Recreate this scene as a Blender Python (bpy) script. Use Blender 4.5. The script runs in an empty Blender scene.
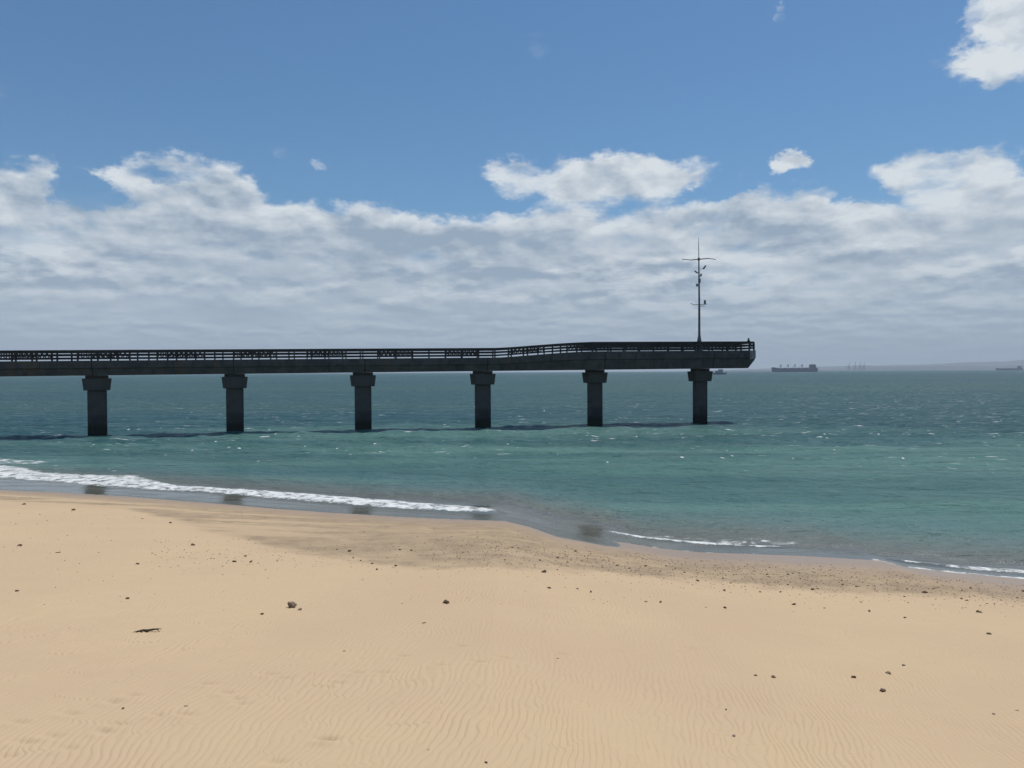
import bpy, bmesh, math, random
import numpy as np
from mathutils import Vector, Matrix
R = math.radians
random.seed(7)
scene = bpy.context.scene
COL = scene.collection

# ------------------------------------------------------------------ camera
EYE = 7.0
FPX = 769.0
pitch = math.atan(12.1 / FPX)
roll = 0.0052
F = Vector((0, math.cos(pitch), -math.sin(pitch)))
U0 = Vector((0, math.sin(pitch), math.cos(pitch)))
X0v = Vector((1, 0, 0))
U = (U0 + X0v * roll).normalized()
Rv = F.cross(U).normalized()
cam_data = bpy.data.cameras.new('camera')
cam_data.sensor_width = 36.0
cam_data.lens = 36.0 * FPX / 1024.0
cam_data.clip_start = 0.1
cam_data.clip_end = 90000
cam = bpy.data.objects.new('camera', cam_data)
COL.objects.link(cam)
cam.matrix_world = Matrix(((Rv.x, U.x, -F.x, 0), (Rv.y, U.y, -F.y, 0), (Rv.z, U.z, -F.z, EYE), (0, 0, 0, 1)))
scene.camera = cam

def ray(px, py):
    return (Rv * ((px - 512) / FPX) + U * ((384 - py) / FPX) + F)

# ------------------------------------------------------------------ exposure
scene.render.resolution_x = 1024
scene.render.resolution_y = 768
scene.view_settings.view_transform = 'Standard'
scene.view_settings.look = 'None'
scene.view_settings.exposure = 0.0
scene.view_settings.gamma = 1.0
scene.view_settings.use_curve_mapping = False
scene.cycles.use_denoising = True
scene.cycles.max_bounces = 6
scene.cycles.diffuse_bounces = 3
scene.cycles.glossy_bounces = 3
scene.cycles.volume_bounces = 0
scene.cycles.sample_clamp_indirect = 4.0

SUN_EL, SUN_AZ = 70.0, 46.0      # azimuth clockwise from +Y

# ------------------------------------------------------------------ world: daylight sky with a bank of cloud
world = bpy.data.worlds.new("World")
scene.world = world
world.use_nodes = True
NT = world.node_tree
NT.nodes.clear()

class G:
    """tiny node-graph helper"""
    def __init__(s, nt): s.nt = nt
    def n(s, t, **kw):
        o = s.nt.nodes.new(t)
        for k, v in kw.items(): setattr(o, k, v)
        return o
    def put(s, sock, v):
        if isinstance(v, bpy.types.NodeSocket): s.nt.links.new(v, sock)
        elif v is not None: sock.default_value = v
    def m(s, op, a, b=None, c=None, clamp=False):
        o = s.n('ShaderNodeMath', operation=op); o.use_clamp = clamp
        s.put(o.inputs[0], a); s.put(o.inputs[1], b)
        if c is not None: s.put(o.inputs[2], c)
        return o.outputs[0]
    def vm(s, op, a, b=None):
        o = s.n('ShaderNodeVectorMath', operation=op)
        s.put(o.inputs[0], a); s.put(o.inputs[1], b)
        return o.outputs[0]
    def ss(s, v, a, b, lo=0.0, hi=1.0, t='SMOOTHSTEP'):
        o = s.n('ShaderNodeMapRange', interpolation_type=t)
        s.put(o.inputs['Value'], v)
        s.put(o.inputs['From Min'], a); s.put(o.inputs['From Max'], b)
        s.put(o.inputs['To Min'], lo); s.put(o.inputs['To Max'], hi)
        return o.outputs[0]
    def xyz(s, x, y, z=0.0):
        o = s.n('ShaderNodeCombineXYZ')
        s.put(o.inputs[0], x); s.put(o.inputs[1], y); s.put(o.inputs[2], z)
        return o.outputs[0]
    def sep(s, v):
        o = s.n('ShaderNodeSeparateXYZ'); s.put(o.inputs[0], v)
        return o.outputs[0], o.outputs[1], o.outputs[2]
    def noise(s, vec, scale=1.0, detail=4.0, rough=0.5, dist=0.0, dim='3D', lac=2.0):
        o = s.n('ShaderNodeTexNoise', noise_dimensions=dim)
        s.put(o.inputs['Vector'], vec); s.put(o.inputs['Scale'], scale)
        s.put(o.inputs['Detail'], detail); s.put(o.inputs['Roughness'], rough)
        s.put(o.inputs['Distortion'], dist); s.put(o.inputs['Lacunarity'], lac)
        return o.outputs['Fac']
    def mix(s, f, a, b):
        o = s.n('ShaderNodeMix', data_type='RGBA')
        s.put(o.inputs[0], f); s.put(o.inputs[6], a); s.put(o.inputs[7], b)
        return o.outputs[2]
    def curve(s, v, pts):
        """piecewise curve; pts (x, y) mapped into 0..1 boxes"""
        xs = [p[0] for p in pts]; ys = [p[1] for p in pts]
        x0, x1, y0, y1 = min(xs), max(xs), min(ys), max(ys)
        vn = s.ss(v, x0, x1, 0, 1, 'LINEAR')
        o = s.n('ShaderNodeFloatCurve')
        c = o.mapping.curves[0]
        q = [((x - x0) / (x1 - x0), (y - y0) / (y1 - y0)) for x, y in pts]
        c.points[0].location = q[0]; c.points[1].location = q[-1]
        for p in q[1:-1]: c.points.new(*p)
        o.mapping.update()
        s.put(o.inputs['Value'], vn)
        return s.ss(o.outputs[0], 0, 1, y0, y1, 'LINEAR')

g = G(NT)
tc = g.n('ShaderNodeTexCoord').outputs['Generated']
dx, dy, dz = g.sep(tc)
az = g.m('ARCTAN2', dx, dy)
el = g.m('ARCSINE', dz)

def AE(px, py):
    """direction of a picture point as azimuth, elevation"""
    r = ray(px, py).normalized()
    return math.atan2(r.x, r.y), math.asin(r.z)

sky = g.n('ShaderNodeTexSky', sky_type='NISHITA')
sky.sun_disc = False
sky.sun_elevation = R(SUN_EL)
sky.sun_rotation = R(SUN_AZ)
sky.altitude = 0
sky.air_density = 1.0
sky.dust_density = 0.6
sky.ozone_density = 1.6
skyc = sky.outputs[0]

# noise domains: a flat cloud deck seen in perspective, blended with puffy lumps
elc = g.m('MAXIMUM', el, 0.0)
def pnoise(del_, daz=0.0, sc=11.0, asp=1.9, off=3.1, det=9.0, rough=0.56):
    return g.noise(g.xyz(g.m('ADD', az, daz), g.m('MULTIPLY', g.m('ADD', el, del_), asp), off), sc, det, rough, 0.10)
A0, A1 = pnoise(0, 0, 9.0, 2.0, 3.1), pnoise(.014, .008, 9.0, 2.0, 3.1)
B0, B1 = pnoise(0, 0, 14.0, 2.8, 5.3), pnoise(.0085, .005, 14.0, 2.8, 5.3)
C0, C1 = pnoise(0, 0, 20.0, 4.6, 7.7), pnoise(.0045, .003, 20.0, 4.6, 7.7)
kA = g.ss(el, 0.11, 0.19)
kC = g.ss(el, 0.095, 0.045)
def layers(a, b_, c_):
    x = g.m('ADD', b_, g.m('MULTIPLY', g.m('SUBTRACT', a, b_), kA))
    return g.m('ADD', x, g.m('MULTIPLY', g.m('SUBTRACT', c_, x), kC))
mixn = layers(A0, B0, C0)
l0 = layers(g.m('SUBTRACT', A0, A1), g.m('SUBTRACT', B0, B1), g.m('SUBTRACT', C0, C1))
bigp = pnoise(0.0, 0.0, 4.5, 2.6, 8.8)
# crumbled directions for the cloud outlines
def wn(sc, off, det=6.0):
    return g.m('SUBTRACT', g.noise(g.xyz(az, g.m('MULTIPLY', el, 1.5), off), sc, det, 0.62), 0.5)
waz = g.m('ADD', az, g.m('ADD', g.m('MULTIPLY', wn(22.0, 1.0), 0.075), g.m('MULTIPLY', wn(70.0, 1.7), 0.022)))
wel = g.m('ADD', el, g.m('ADD', g.m('MULTIPLY', wn(22.0, 5.0), 0.042), g.m('MULTIPLY', wn(70.0, 5.7), 0.016)))

# top edge of the cloud bank (azimuth -> elevation)
edge_px = [(-420, 150), (-200, 175), (-60, 160), (0, 150), (50, 152), (84, 166), (106, 150), (165, 146), (225, 154), (262, 176),
           (300, 190), (380, 196), (440, 211), (490, 212), (540, 196), (690, 193), (745, 184),
           (850, 180), (905, 184), (960, 182), (1024, 174), (1100, 180), (1300, 165)]
edge = sorted(AE(*p) for p in edge_px)
edge = [(-3.15, 0.27), (-1.6, 0.30)] + edge + [(1.6, 0.30), (3.15, 0.27)]
top = g.curve(waz, edge)
cov = g.ss(g.m('SUBTRACT', top, wel), -0.006, 0.036)          # inside the bank
def blob(px, py, rx, ry, amp=1.0, soft=0.45):
    a, e = AE(px, py)
    k = g.vm('MULTIPLY', g.vm('SUBTRACT', g.xyz(waz, wel, 0), (a, e, 0)), (FPX / rx, FPX / ry, 0))
    ln = g.n('ShaderNodeVectorMath', operation='LENGTH'); g.put(ln.inputs[0], k)
    return g.ss(ln.outputs['Value'], soft, 1.35, amp, 0.0)
blobs = [blob(600, 180, 112, 24), blob(515, 172, 42, 16, .8), blob(672, 179, 44, 13, .8), blob(792, 161, 18, 11, .85), blob(938, 171, 62, 22, 1.0),
         blob(1024, 12, 46, 34, 1.0), blob(1006, 58, 38, 23, .95), blob(976, 18, 20, 14, .7), blob(777, 14, 11, 7, .42), blob(316, 167, 10, 6, .34),
         blob(287, 157, 20, 10, .22), blob(940, 62, 16, 7, .18), blob(1120, 40, 80, 34, .9), blob(965, 192, 70, 14, .9), blob(600, 202, 92, 13, .62), blob(-140, 60, 80, 30, .7), blob(560, 45, 90, 14, .12)]
bl = blobs[0]
for b in blobs[1:]: bl = g.m('MAXIMUM', bl, b)
cut = blob(88, 192, 34, 15, .80)
for b in [blob(738, 280, 34, 26, .60), blob(8, 246, 34, 16, .55), blob(425, 262, 26, 9, .5), blob(860, 197, 22, 8, .45), blob(500, 206, 22, 8, .5), blob(730, 190, 20, 7, .45), blob(175, 176, 50, 7, .35)]:
    cut = g.m('MAXIMUM', cut, b)
cover = g.m('SUBTRACT', g.m('MAXIMUM', cov, bl), cut)
# density
dens = g.m('ADD', g.m('MULTIPLY', cover, 0.80), g.m('MULTIPLY', g.m('SUBTRACT', mixn, 0.5), 1.9))
alpha = g.m('MULTIPLY', g.ss(dens, 0.20, 0.74), g.ss(cover, 0.03, 0.25))
lowfill = g.ss(el, 0.21, 0.13)
alpha = g.m('MAXIMUM', alpha, g.m('MULTIPLY', lowfill, g.ss(dens, -.1, .5, 0.60, 0.95)))
# light on the lumps: bright where the cloud thins out towards the sun above
lowv = g.noise(g.xyz(az, g.m('MULTIPLY', el, 7.0), 12.0), 3.2, 5.0, 0.55, 0.6)
calmc = g.ss(lowv, .36, .60, 0.25, 1.0)
lit = g.m('MULTIPLY', l0, g.m('MULTIPLY', g.m('ADD', g.m('MULTIPLY', g.m('SUBTRACT', 1.0, kA), g.m('MULTIPLY', calmc, 1.3)), kA), 4.4))
lit = g.m('ADD', lit, g.m('MULTIPLY', g.m('MULTIPLY', g.m('SUBTRACT', 1.0, kA), g.m('SUBTRACT', lowv, 0.5)), 0.7))
thick = g.ss(dens, 0.35, 1.15)
bigv = g.m('MULTIPLY', g.m('SUBTRACT', bigp, 0.5), 2.4)
litv = g.m('ADD', g.m('ADD', g.m('SUBTRACT', 0.66, g.m('MULTIPLY', thick, 0.42)), lit), g.m('MULTIPLY', bigv, -0.5))
rim = g.m('MULTIPLY', g.ss(g.m('SUBTRACT', g.m('MAXIMUM', top, 0.19), wel), 0.060, -0.005), 0.34)
litv = g.m('ADD', litv, rim)
topright = g.m('MULTIPLY', g.ss(el, 0.28, 0.36), 0.25)
litv = g.m('MAXIMUM', g.m('MINIMUM', g.m('ADD', litv, topright), 1.0), 0.0)
con = g.ss(el, 0.0, 0.16)                 # far clouds lose their contrast
litv = g.m('ADD', g.m('MULTIPLY', litv, g.m('ADD', g.m('MULTIPLY', con, 0.62), 0.38)), g.m('MULTIPLY', g.m('SUBTRACT', 1.0, con), 0.12))
ccol = g.mix(litv, (3.05, 3.95, 5.05, 1), (7.3, 7.8, 8.2, 1))
hcol = g.mix(g.ss(el, 0.0, 0.15), g.mix(0.5, (3.9, 5.0, 5.9, 1), ccol), ccol)
skyt = g.n('ShaderNodeMix', data_type='RGBA', blend_type='MULTIPLY')
g.put(skyt.inputs[0], 1.0); g.put(skyt.inputs[6], skyc); g.put(skyt.inputs[7], (0.50, 0.775, 0.945, 1))
final = g.mix(alpha, skyt.outputs[2], hcol)
bg = g.n('ShaderNodeBackground')
g.put(bg.inputs['Color'], final); bg.inputs['Strength'].default_value = 0.10
out = g.n('ShaderNodeOutputWorld')
NT.links.new(bg.outputs[0], out.inputs['Surface'])
try:
    world.cycles.sampling_method = 'MANUAL'; world.cycles.sample_map_resolution = 512
except Exception: pass

# ------------------------------------------------------------------ sun
sd = bpy.data.lights.new('sun', 'SUN')
sd.energy = 3.9
sd.angle = R(0.5)
sd.color = (1.0, 0.965, 0.90)
sun = bpy.data.objects.new('sun', sd)
COL.objects.link(sun)
sdir = Vector((math.sin(R(SUN_AZ)) * math.cos(R(SUN_EL)), math.cos(R(SUN_AZ)) * math.cos(R(SUN_EL)), math.sin(R(SUN_EL))))
sun.rotation_euler = sdir.to_track_quat('Z', 'Y').to_euler()
sun.location = (0, 0, 60)

# ------------------------------------------------------------------ numeric helpers
def hsh(ix, iy, seed):
    h = (ix.astype(np.int64) * 374761393 + iy.astype(np.int64) * 668265263 + seed * 1442695041) & 0xffffffff
    h = ((h ^ (h >> 13)) * 1274126177) & 0xffffffff
    h = (h ^ (h >> 16)) & 0xffffffff
    return h.astype(np.float64) / 4294967295.0
def vn(x, y, seed=0):
    fx = np.floor(x); fy = np.floor(y)
    tx = x - fx; ty = y - fy
    tx = tx * tx * tx * (tx * (tx * 6 - 15) + 10); ty = ty * ty * ty * (ty * (ty * 6 - 15) + 10)
    a = hsh(fx, fy, seed); b = hsh(fx + 1, fy, seed); c = hsh(fx, fy + 1, seed); d = hsh(fx + 1, fy + 1, seed)
    return (a + (b - a) * tx) * (1 - ty) + (c + (d - c) * tx) * ty
def fbm(x, y, seed=0, octv=4, gain=0.5):
    s = 0; a = 1; t = 0
    for i in range(octv):
        s = s + a * vn(x * 2 ** i + 17.3 * i, y * 2 ** i - 9.1 * i, seed + i); t += a; a *= gain
    return s / t - 0.5
def sst(x, a, b):
    t = np.clip((x - a) / (b - a), 0, 1)
    return t * t * (3 - 2 * t)

def on_plane(px, py, z=0.0):
    r = ray(px, py); k = (z - EYE) / r.z
    return (r.x * k, r.y * k)

# waterline read on the ground
shore_px = [(0, 486.5), (60, 489.5), (140, 494), (250, 502), (330, 508.5), (400, 513), (455, 515.5), (505, 517), (528, 522), (555, 531), (600, 539.5), (700, 548.5),
            (800, 552), (880, 556.5), (905, 563), (960, 569), (1024, 574.5)]
SH = 0.175
sh = sorted(on_plane(*p, SH) for p in shore_px)
shx = np.array([p[0] for p in sh]); shy = np.array([p[1] for p in sh])
def yS(x):
    y = np.interp(x, shx, shy)
    y = np.where(x < shx[0], shy[0] - 0.44 * (x - shx[0]), y)
    y = np.where(x > shx[-1], shy[-1] - 0.30 * (x - shx[-1]), y)
    return y
def SHf(x): return 0.03 + 0.145 * (1 - sst(x, 3.6, 6.2))
def base_z(x, y):
    d = (yS(x) - y) * 0.91
    z = np.where(d > 0, 0.05 * d + 0.065 * np.maximum(d - 2.0, 0) * sst(d, 1.5, 5) , 0.060 * d)
    z = z + SHf(x)
    z = z + 0.10 * np.maximum(d - 26, 0) * sst(d, 26, 34)
    z = np.clip(z, -4.0, 9.0)
    return z, d
def terrain(px, py, x=None, y=None):
    """where the line of sight meets the beach"""
    r = ray(px, py)
    lo, hi = 2.0, 400.0
    for k in range(60):
        t = (lo + hi) / 2
        zz_, _ = base_z(np.array([r.x * t]), np.array([r.y * t]))
        if EYE + r.z * t > zz_[0]: lo = t
        else: hi = t
    return r.x * lo, r.y * lo, EYE + r.z * lo

dry_px = [(0, 502), (60, 505), (130, 509), (190, 524), (250, 545), (330, 560), (420, 566), (500, 567), (600, 573), (700, 582), (800, 589), (900, 594), (1024, 601)]
dp = sorted(terrain(*p)[:2] for p in dry_px)
dpx = np.array([p[0] for p in dp]); dpy = np.array([p[1] for p in dp])
def yD(x):
    y = np.interp(x, dpx, dpy)
    y = np.where(x < dpx[0], dpy[0] - 0.44 * (x - dpx[0]), y)
    return np.where(x > dpx[-1], dpy[-1] - 0.30 * (x - dpx[-1]), y)

def sheet(name, t, ys, yeff, zfun, mat, attrs):
    T, Y = np.meshgrid(t, ys)
    YE = np.meshgrid(t, yeff)[1]
    X = T * YE
    Z, at = zfun(X, Y)
    nr, nc = T.shape
    co = np.stack([X, Y, Z], -1).reshape(-1, 3).astype(np.float32)
    me = bpy.data.meshes.new(name)
    me.vertices.add(nr * nc)
    me.vertices.foreach_set('co', co.ravel())
    i = np.arange(nr * nc).reshape(nr, nc)
    f = np.stack([i[:-1, :-1], i[:-1, 1:], i[1:, 1:], i[1:, :-1]], -1).reshape(-1, 4)
    nf = len(f)
    me.loops.add(nf * 4)
    me.loops.foreach_set('vertex_index', f.ravel().astype(np.int32))
    me.polygons.add(nf)
    me.polygons.foreach_set('loop_start', (np.arange(nf) * 4).astype(np.int32))
    me.polygons.foreach_set('use_smooth', np.ones(nf, dtype=bool))
    me.update(calc_edges=True)
    for k in attrs:
        a = me.attributes.new(k, 'FLOAT', 'POINT')
        a.data.foreach_set('value', at[k].astype(np.float32).ravel())
    me.materials.append(mat)
    o = bpy.data.objects.new(name, me)
    COL.objects.link(o)
    return o

def mat(name):
    m = bpy.data.materials.new(name); m.use_nodes = True
    nt = m.node_tree; nt.nodes.clear()
    gg = G(nt)
    o = gg.n('ShaderNodeOutputMaterial'); b = gg.n('ShaderNodeBsdfPrincipled')
    nt.links.new(b.outputs[0], o.inputs['Surface'])
    return m, gg, b, o
def attr(gg, name):
    a = gg.n('ShaderNodeAttribute'); a.attribute_name = name
    return a.outputs['Fac']
def bump(gg, b, h, dist, strength=1.0, prev=None):
    n = gg.n('ShaderNodeBump')
    gg.put(n.inputs['Height'], h); n.inputs['Distance'].default_value = dist
    gg.put(n.inputs['Strength'], strength)
    if prev: gg.put(n.inputs['Normal'], prev)
    if b: gg.put(b.inputs['Normal'], n.outputs[0])
    return n.outputs[0]

# ------------------------------------------------------------------ materials: sand and sea
m_sand, gs, b, _ = mat('sand')
pos = gs.n('ShaderNodeNewGeometry').outputs['Position']
wet = attr(gs, 'wet'); damp = attr(gs, 'damp')
fine = gs.noise(pos, 42.0, 3, 0.7)
mid = gs.noise(pos, 2.2, 5, 0.6)
big = gs.noise(pos, 0.16, 4, 0.55)
dry_c = gs.mix(gs.ss(big, .35, .65), (0.470, 0.340, 0.218, 1), (0.502, 0.370, 0.230, 1))
dry_c = gs.mix(gs.ss(mid, .3, .75, 0, .35), dry_c, (0.470, 0.345, 0.225, 1))
spk = gs.ss(gs.noise(pos, 160.0, 2, 0.6), .60, .74, 0, .30)
dry_c = gs.mix(spk, dry_c, (0.33, 0.235, 0.150, 1))
damp_c = gs.mix(gs.ss(gs.noise(pos, 1.3, 6, 0.65), .35, .68), (0.285, 0.212, 0.138, 1), (0.365, 0.272, 0.174, 1))
damp_c = gs.mix(gs.ss(fine, .52, .70, 0, .4), damp_c, (0.18, 0.145, 0.108, 1))
c = gs.mix(damp, dry_c, damp_c)
c = gs.mix(wet, c, (0.300, 0.220, 0.158, 1))
gs.put(b.inputs['Base Color'], c)
gs.put(b.inputs['Roughness'], gs.ss(wet, .5, 1.0, .93, .34))
gs.put(b.inputs['Specular IOR Level'], gs.ss(wet, 0, 1, .12, .38))
nb = bump(gs, None, fine, 0.006, 0.35)
bump(gs, b, gs.noise(pos, 9.0, 4, 0.6), 0.012, 0.25, nb)

m_sea, gw, b, _ = mat('sea_water')
pos = gw.n('ShaderNodeNewGeometry').outputs['Position']
px_, py_, pz_ = gw.sep(pos)
foam_a = attr(gw, 'foam'); depth = attr(gw, 'depth')
camd = gw.n('ShaderNodeVectorMath', operation='LENGTH'); gw.put(camd.inputs[0], pos)
far = camd.outputs['Value']
P = gw.xyz(px_, gw.m('MULTIPLY', py_, 1.0), 0.0)
patch = gw.noise(gw.vm('MULTIPLY', P, (0.010, 0.060, 0)), 1.0, 5, 0.58, 0.6)
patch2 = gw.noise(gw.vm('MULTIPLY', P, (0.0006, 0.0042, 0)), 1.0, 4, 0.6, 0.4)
patch3 = gw.noise(gw.vm('MULTIPLY', P, (0.35, 0.9, 0)), 1.0, 4, 0.6, 0.4)
streak = gw.noise(gw.vm('MULTIPLY', P, (0.05, 0.22, 0)), 1.0, 5, 0.6, 0.3)
shal = (0.090, 0.182, 0.158, 1)
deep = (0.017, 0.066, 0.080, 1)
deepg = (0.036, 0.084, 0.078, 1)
cdeep = gw.mix(gw.ss(patch2, .40, .60), deep, deepg)  # darker bands painted into the water colour as cloud shadow
cshal = gw.mix(gw.ss(patch, .40, .60), shal, (0.050, 0.118, 0.116, 1))
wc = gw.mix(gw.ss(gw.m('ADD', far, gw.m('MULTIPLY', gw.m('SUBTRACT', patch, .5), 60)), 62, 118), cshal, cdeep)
wc = gw.mix(gw.ss(streak, .50, .66, 0, .34), wc, (0.085, 0.155, 0.145, 1))
wc = gw.mix(gw.ss(depth, 0.05, 0.50, 0.9, 0.0), wc, (0.112, 0.104, 0.084, 1))
# foam: lace broken by noise
lace = gw.noise(gw.vm('MULTIPLY', P, (1.5, 1.3, 0)), 1.0, 8, 0.78, 0.8)
foam = gw.ss(gw.m('ADD', lace, gw.m('MULTIPLY', foam_a, 0.40)), 0.79, 0.97)
foam = gw.m('MULTIPLY', foam, gw.ss(foam_a, 0.02, 0.16))
# scattered whitecaps, mixed with sun glints painted as white flecks on open water
cap = gw.noise(gw.vm('MULTIPLY', P, (0.38, 1.15, 0)), 1.0, 3, 0.62, 0.2)
capm = gw.noise(gw.vm('MULTIPLY', P, (0.035, 0.10, 0)), 1.0, 3, 0.5)
thr = gw.m('SUBTRACT', gw.ss(gw.m('DIVIDE', px_, py_), 0.0, 0.6, 0.750, 0.722), gw.m('MULTIPLY', capm, 0.17))
caps_glints = gw.ss(gw.m('SUBTRACT', cap, thr), 0.0, 0.035)
caps_glints = gw.m('MULTIPLY', caps_glints, gw.ss(far, 55, 85, 0.0, 0.75))
cap_glint3 = gw.noise(gw.vm('MULTIPLY', P, (0.055, 0.15, 0)), 1.0, 4, 0.65, 0.2)
far_caps_glints = gw.m('MULTIPLY', gw.ss(cap_glint3, .615, .70), gw.ss(far, 250, 600, 0.0, 0.40))
caps_glints = gw.m('MAXIMUM', caps_glints, far_caps_glints)
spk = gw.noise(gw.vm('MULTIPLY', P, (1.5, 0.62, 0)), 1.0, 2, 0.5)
caps_glints = gw.m('MAXIMUM', caps_glints, gw.m('MULTIPLY', gw.ss(gw.m('ADD', spk, gw.m('MULTIPLY', capm, 0.10)), gw.ss(gw.m('DIVIDE', px_, py_), 0.1, 0.6, 0.765, 0.738), .80), gw.ss(far, 50, 70)))  # tiny painted glints, denser on the sun side
white = gw.m('MAXIMUM', foam, caps_glints)
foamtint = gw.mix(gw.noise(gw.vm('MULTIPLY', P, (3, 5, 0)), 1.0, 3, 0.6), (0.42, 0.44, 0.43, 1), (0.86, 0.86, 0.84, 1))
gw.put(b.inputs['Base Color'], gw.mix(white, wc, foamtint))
calm = gw.ss(gw.m('ADD', depth, gw.m('MULTIPLY', gw.m('SUBTRACT', patch3, 0.5), 0.10)), 0.02, 0.16)
gw.put(b.inputs['Roughness'], gw.m('ADD', gw.m('MULTIPLY', calm, 0.26), gw.m('ADD', gw.ss(patch3, .35, .65, .07, .20), gw.m('MULTIPLY', white, 0.6))))
b.inputs['IOR'].default_value = 1.333
gw.put(b.inputs['Specular IOR Level'], gw.ss(depth, 0.10, 0.8, 0.5, 0.09))
w1 = gw.noise(gw.vm('MULTIPLY', P, (0.9, 1.7, 0)), 1.0, 4, 0.62, 0.4)
w2 = gw.noise(gw.vm('MULTIPLY', P, (0.13, 0.30, 0)), 1.0, 4, 0.6, 0.3)
w3 = gw.noise(gw.vm('MULTIPLY', P, (5.0, 8.0, 0)), 1.0, 3, 0.6)
nb = bump(gw, None, w2, 1.5, gw.m('MULTIPLY', calm, 0.9))
nb = bump(gw, None, w1, 0.45, gw.m('MULTIPLY', calm, 0.9), nb)
bump(gw, b, w3, 0.05, gw.m('ADD', 0.10, gw.m('MULTIPLY', calm, 0.7)), nb)

# ------------------------------------------------------------------ beach sheet
footprints = [(116, 723, .30, 0), (52, 734, .28, 0), (67, 747, .26, 0), (184, 713, .30, 0), (206, 683, .34, 0), (240, 703, .22, 0), (103, 731, .2, 0), (132, 694, .24, 0),
              (112, 701, .22, 0), (382, 673, .34, 0), (336, 683, .30, 0), (356, 673, .26, 0), (268, 674, .28, 0), (282, 678, .25, 0), (504, 659, .36, 0), (478, 663, .26, 0),
              (402, 657, .24, 0), (436, 666, .26, 0), (560, 654, .24, 0), (618, 651, .42, 0), (692, 648, .34, 0), (460, 647, .26, 0), (328, 738, .26, 0), (18, 720, .28, 0),
              (24, 740, .3, 0), (226, 692, .2, 0), (236, 698, .2, 0), (5, 754, .3, 0), (70, 712, .25, 0), (326, 738, .25, 0), (275, 760, .25, 0), (158, 714, .22, 0)]
foots = []
for fx, fy, w, a in footprints:
    x, y, z = terrain(fx, fy)
    foots.append((x, y, w, random.uniform(-0.2, 0.2)))
def sand_z(X, Y):
    z, d = base_z(X, Y)
    dd = sst(d, 0.0, 4.0)
    drys = yD(X) - Y                                   # >0: dry side
    jit = 1.5 * fbm(X * 0.35, Y * 0.6, 5, 4)
    streaky = fbm(X * 0.10, Y * 0.9, 31, 4)
    jit2 = 1.6 * fbm(X * 1.1, Y * 1.3, 55, 4, .6)
    damp = 1 - sst(drys + jit * 1.5 + .7 * jit2, -1.1, 0.5)
    damp = damp * (0.72 + 0.5 * sst(fbm(X * 0.5, Y * 1.2, 57, 4), -.15, .15))
    damp = np.clip(damp, 0, 1)
    # paler wind-blown streaks lie over the damp band on the left
    tt = X / np.maximum(Y, 5)
    left = 1 - sst(tt, -0.35, -0.08)
    damp = damp * (1 - 0.75 * left * sst(streaky, 0.0, 0.14) * sst(d, 2.0, 4.0))
    wetn = 1 - sst(d + 1.0 * fbm(X * 0.22, Y * 0.22, 9, 3), 0.5, 4.2)
    z = z + 0.10 * fbm(X * 0.16, Y * 0.16, 2, 3) * dd
    # rough damp belt
    belt = damp * sst(d, 1.5, 4.5)
    z = z + belt * 0.13 * fbm(X * 1.6, Y * 1.9, 12, 4, .6)
    # wind ripples on dry sand
    rip = sst(drys, 0.0, 3.0)
    fade = np.exp(-np.maximum(Y - 16, 0) / 40)
    wx = X + 0.32 * fbm(X * 0.9, Y * 0.7, 41, 3) + 0.9 * fbm(X * 0.22, Y * 0.18, 47, 2)
    wy = Y
    ang = 0.45 + 1.1 * fbm(X * 0.10, Y * 0.10, 51, 2)
    ph = (wx * np.cos(0.14) - wy * np.sin(0.14)) / 0.088 + 1.9 * fbm(X * 2.9, Y * 1.3, 61, 3) + 0.9 * sst(fbm(X * 1.6, Y * 1.1, 66, 2), .04, .10)
    s = np.sin(2 * np.pi * ph)
    s = s + 0.28 * np.sin(4 * np.pi * ph + 0.9)
    amp = 0.0054 * (1 + 0.06 * np.clip(Y - 9, 0, 14)) * (0.45 + 0.9 * sst(fbm(X * 3.2, Y * 2.0, 76, 3), -.30, .10) * sst(fbm(X * 0.35, Y * 0.30, 71, 3), -0.22, 0.25))
    z = z + s * amp * rip * fade
    z = z + rip * 0.005 * fbm(X * 4, Y * 4, 81, 3)
    for (fx, fy, w, a) in foots:
        sel = (np.abs(X - fx) < 0.6) & (np.abs(Y - fy) < 0.6)
        if sel.any():
            u = (X[sel] - fx) * math.cos(a) + (Y[sel] - fy) * math.sin(a)
            v = -(X[sel] - fx) * math.sin(a) + (Y[sel] - fy) * math.cos(a)
            r2 = (u / (w * .55)) ** 2 + (v / 0.075) ** 2
            z[sel] -= 0.030 * np.exp(-r2 * 1.4) - 0.015 * np.exp(-((u / (w * .6)) ** 2 + ((v + 0.15) / 0.08) ** 2) * 1.2)
    return z, {'wet': wetn, 'damp': damp}

dense = np.linspace(-0.76, 0.76, 1150)
wide = 0.76 * np.exp(np.linspace(0, 2.9, 50))[1:]
tcols = np.concatenate([-wide[::-1], dense, wide])
ys = [6.4]
while ys[-1] < 56: ys.append(ys[-1] + 0.0135 * (ys[-1] / 8) ** 2)
ys = np.concatenate([np.linspace(-45, 6.3, 60), np.array(ys), np.linspace(57, 150, 40)])
ye = np.maximum(ys, 6.0)
o = sheet('beach', tcols, ys, ye, sand_z, m_sand, ['wet', 'damp']); o['kind'] = 'structure'

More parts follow.
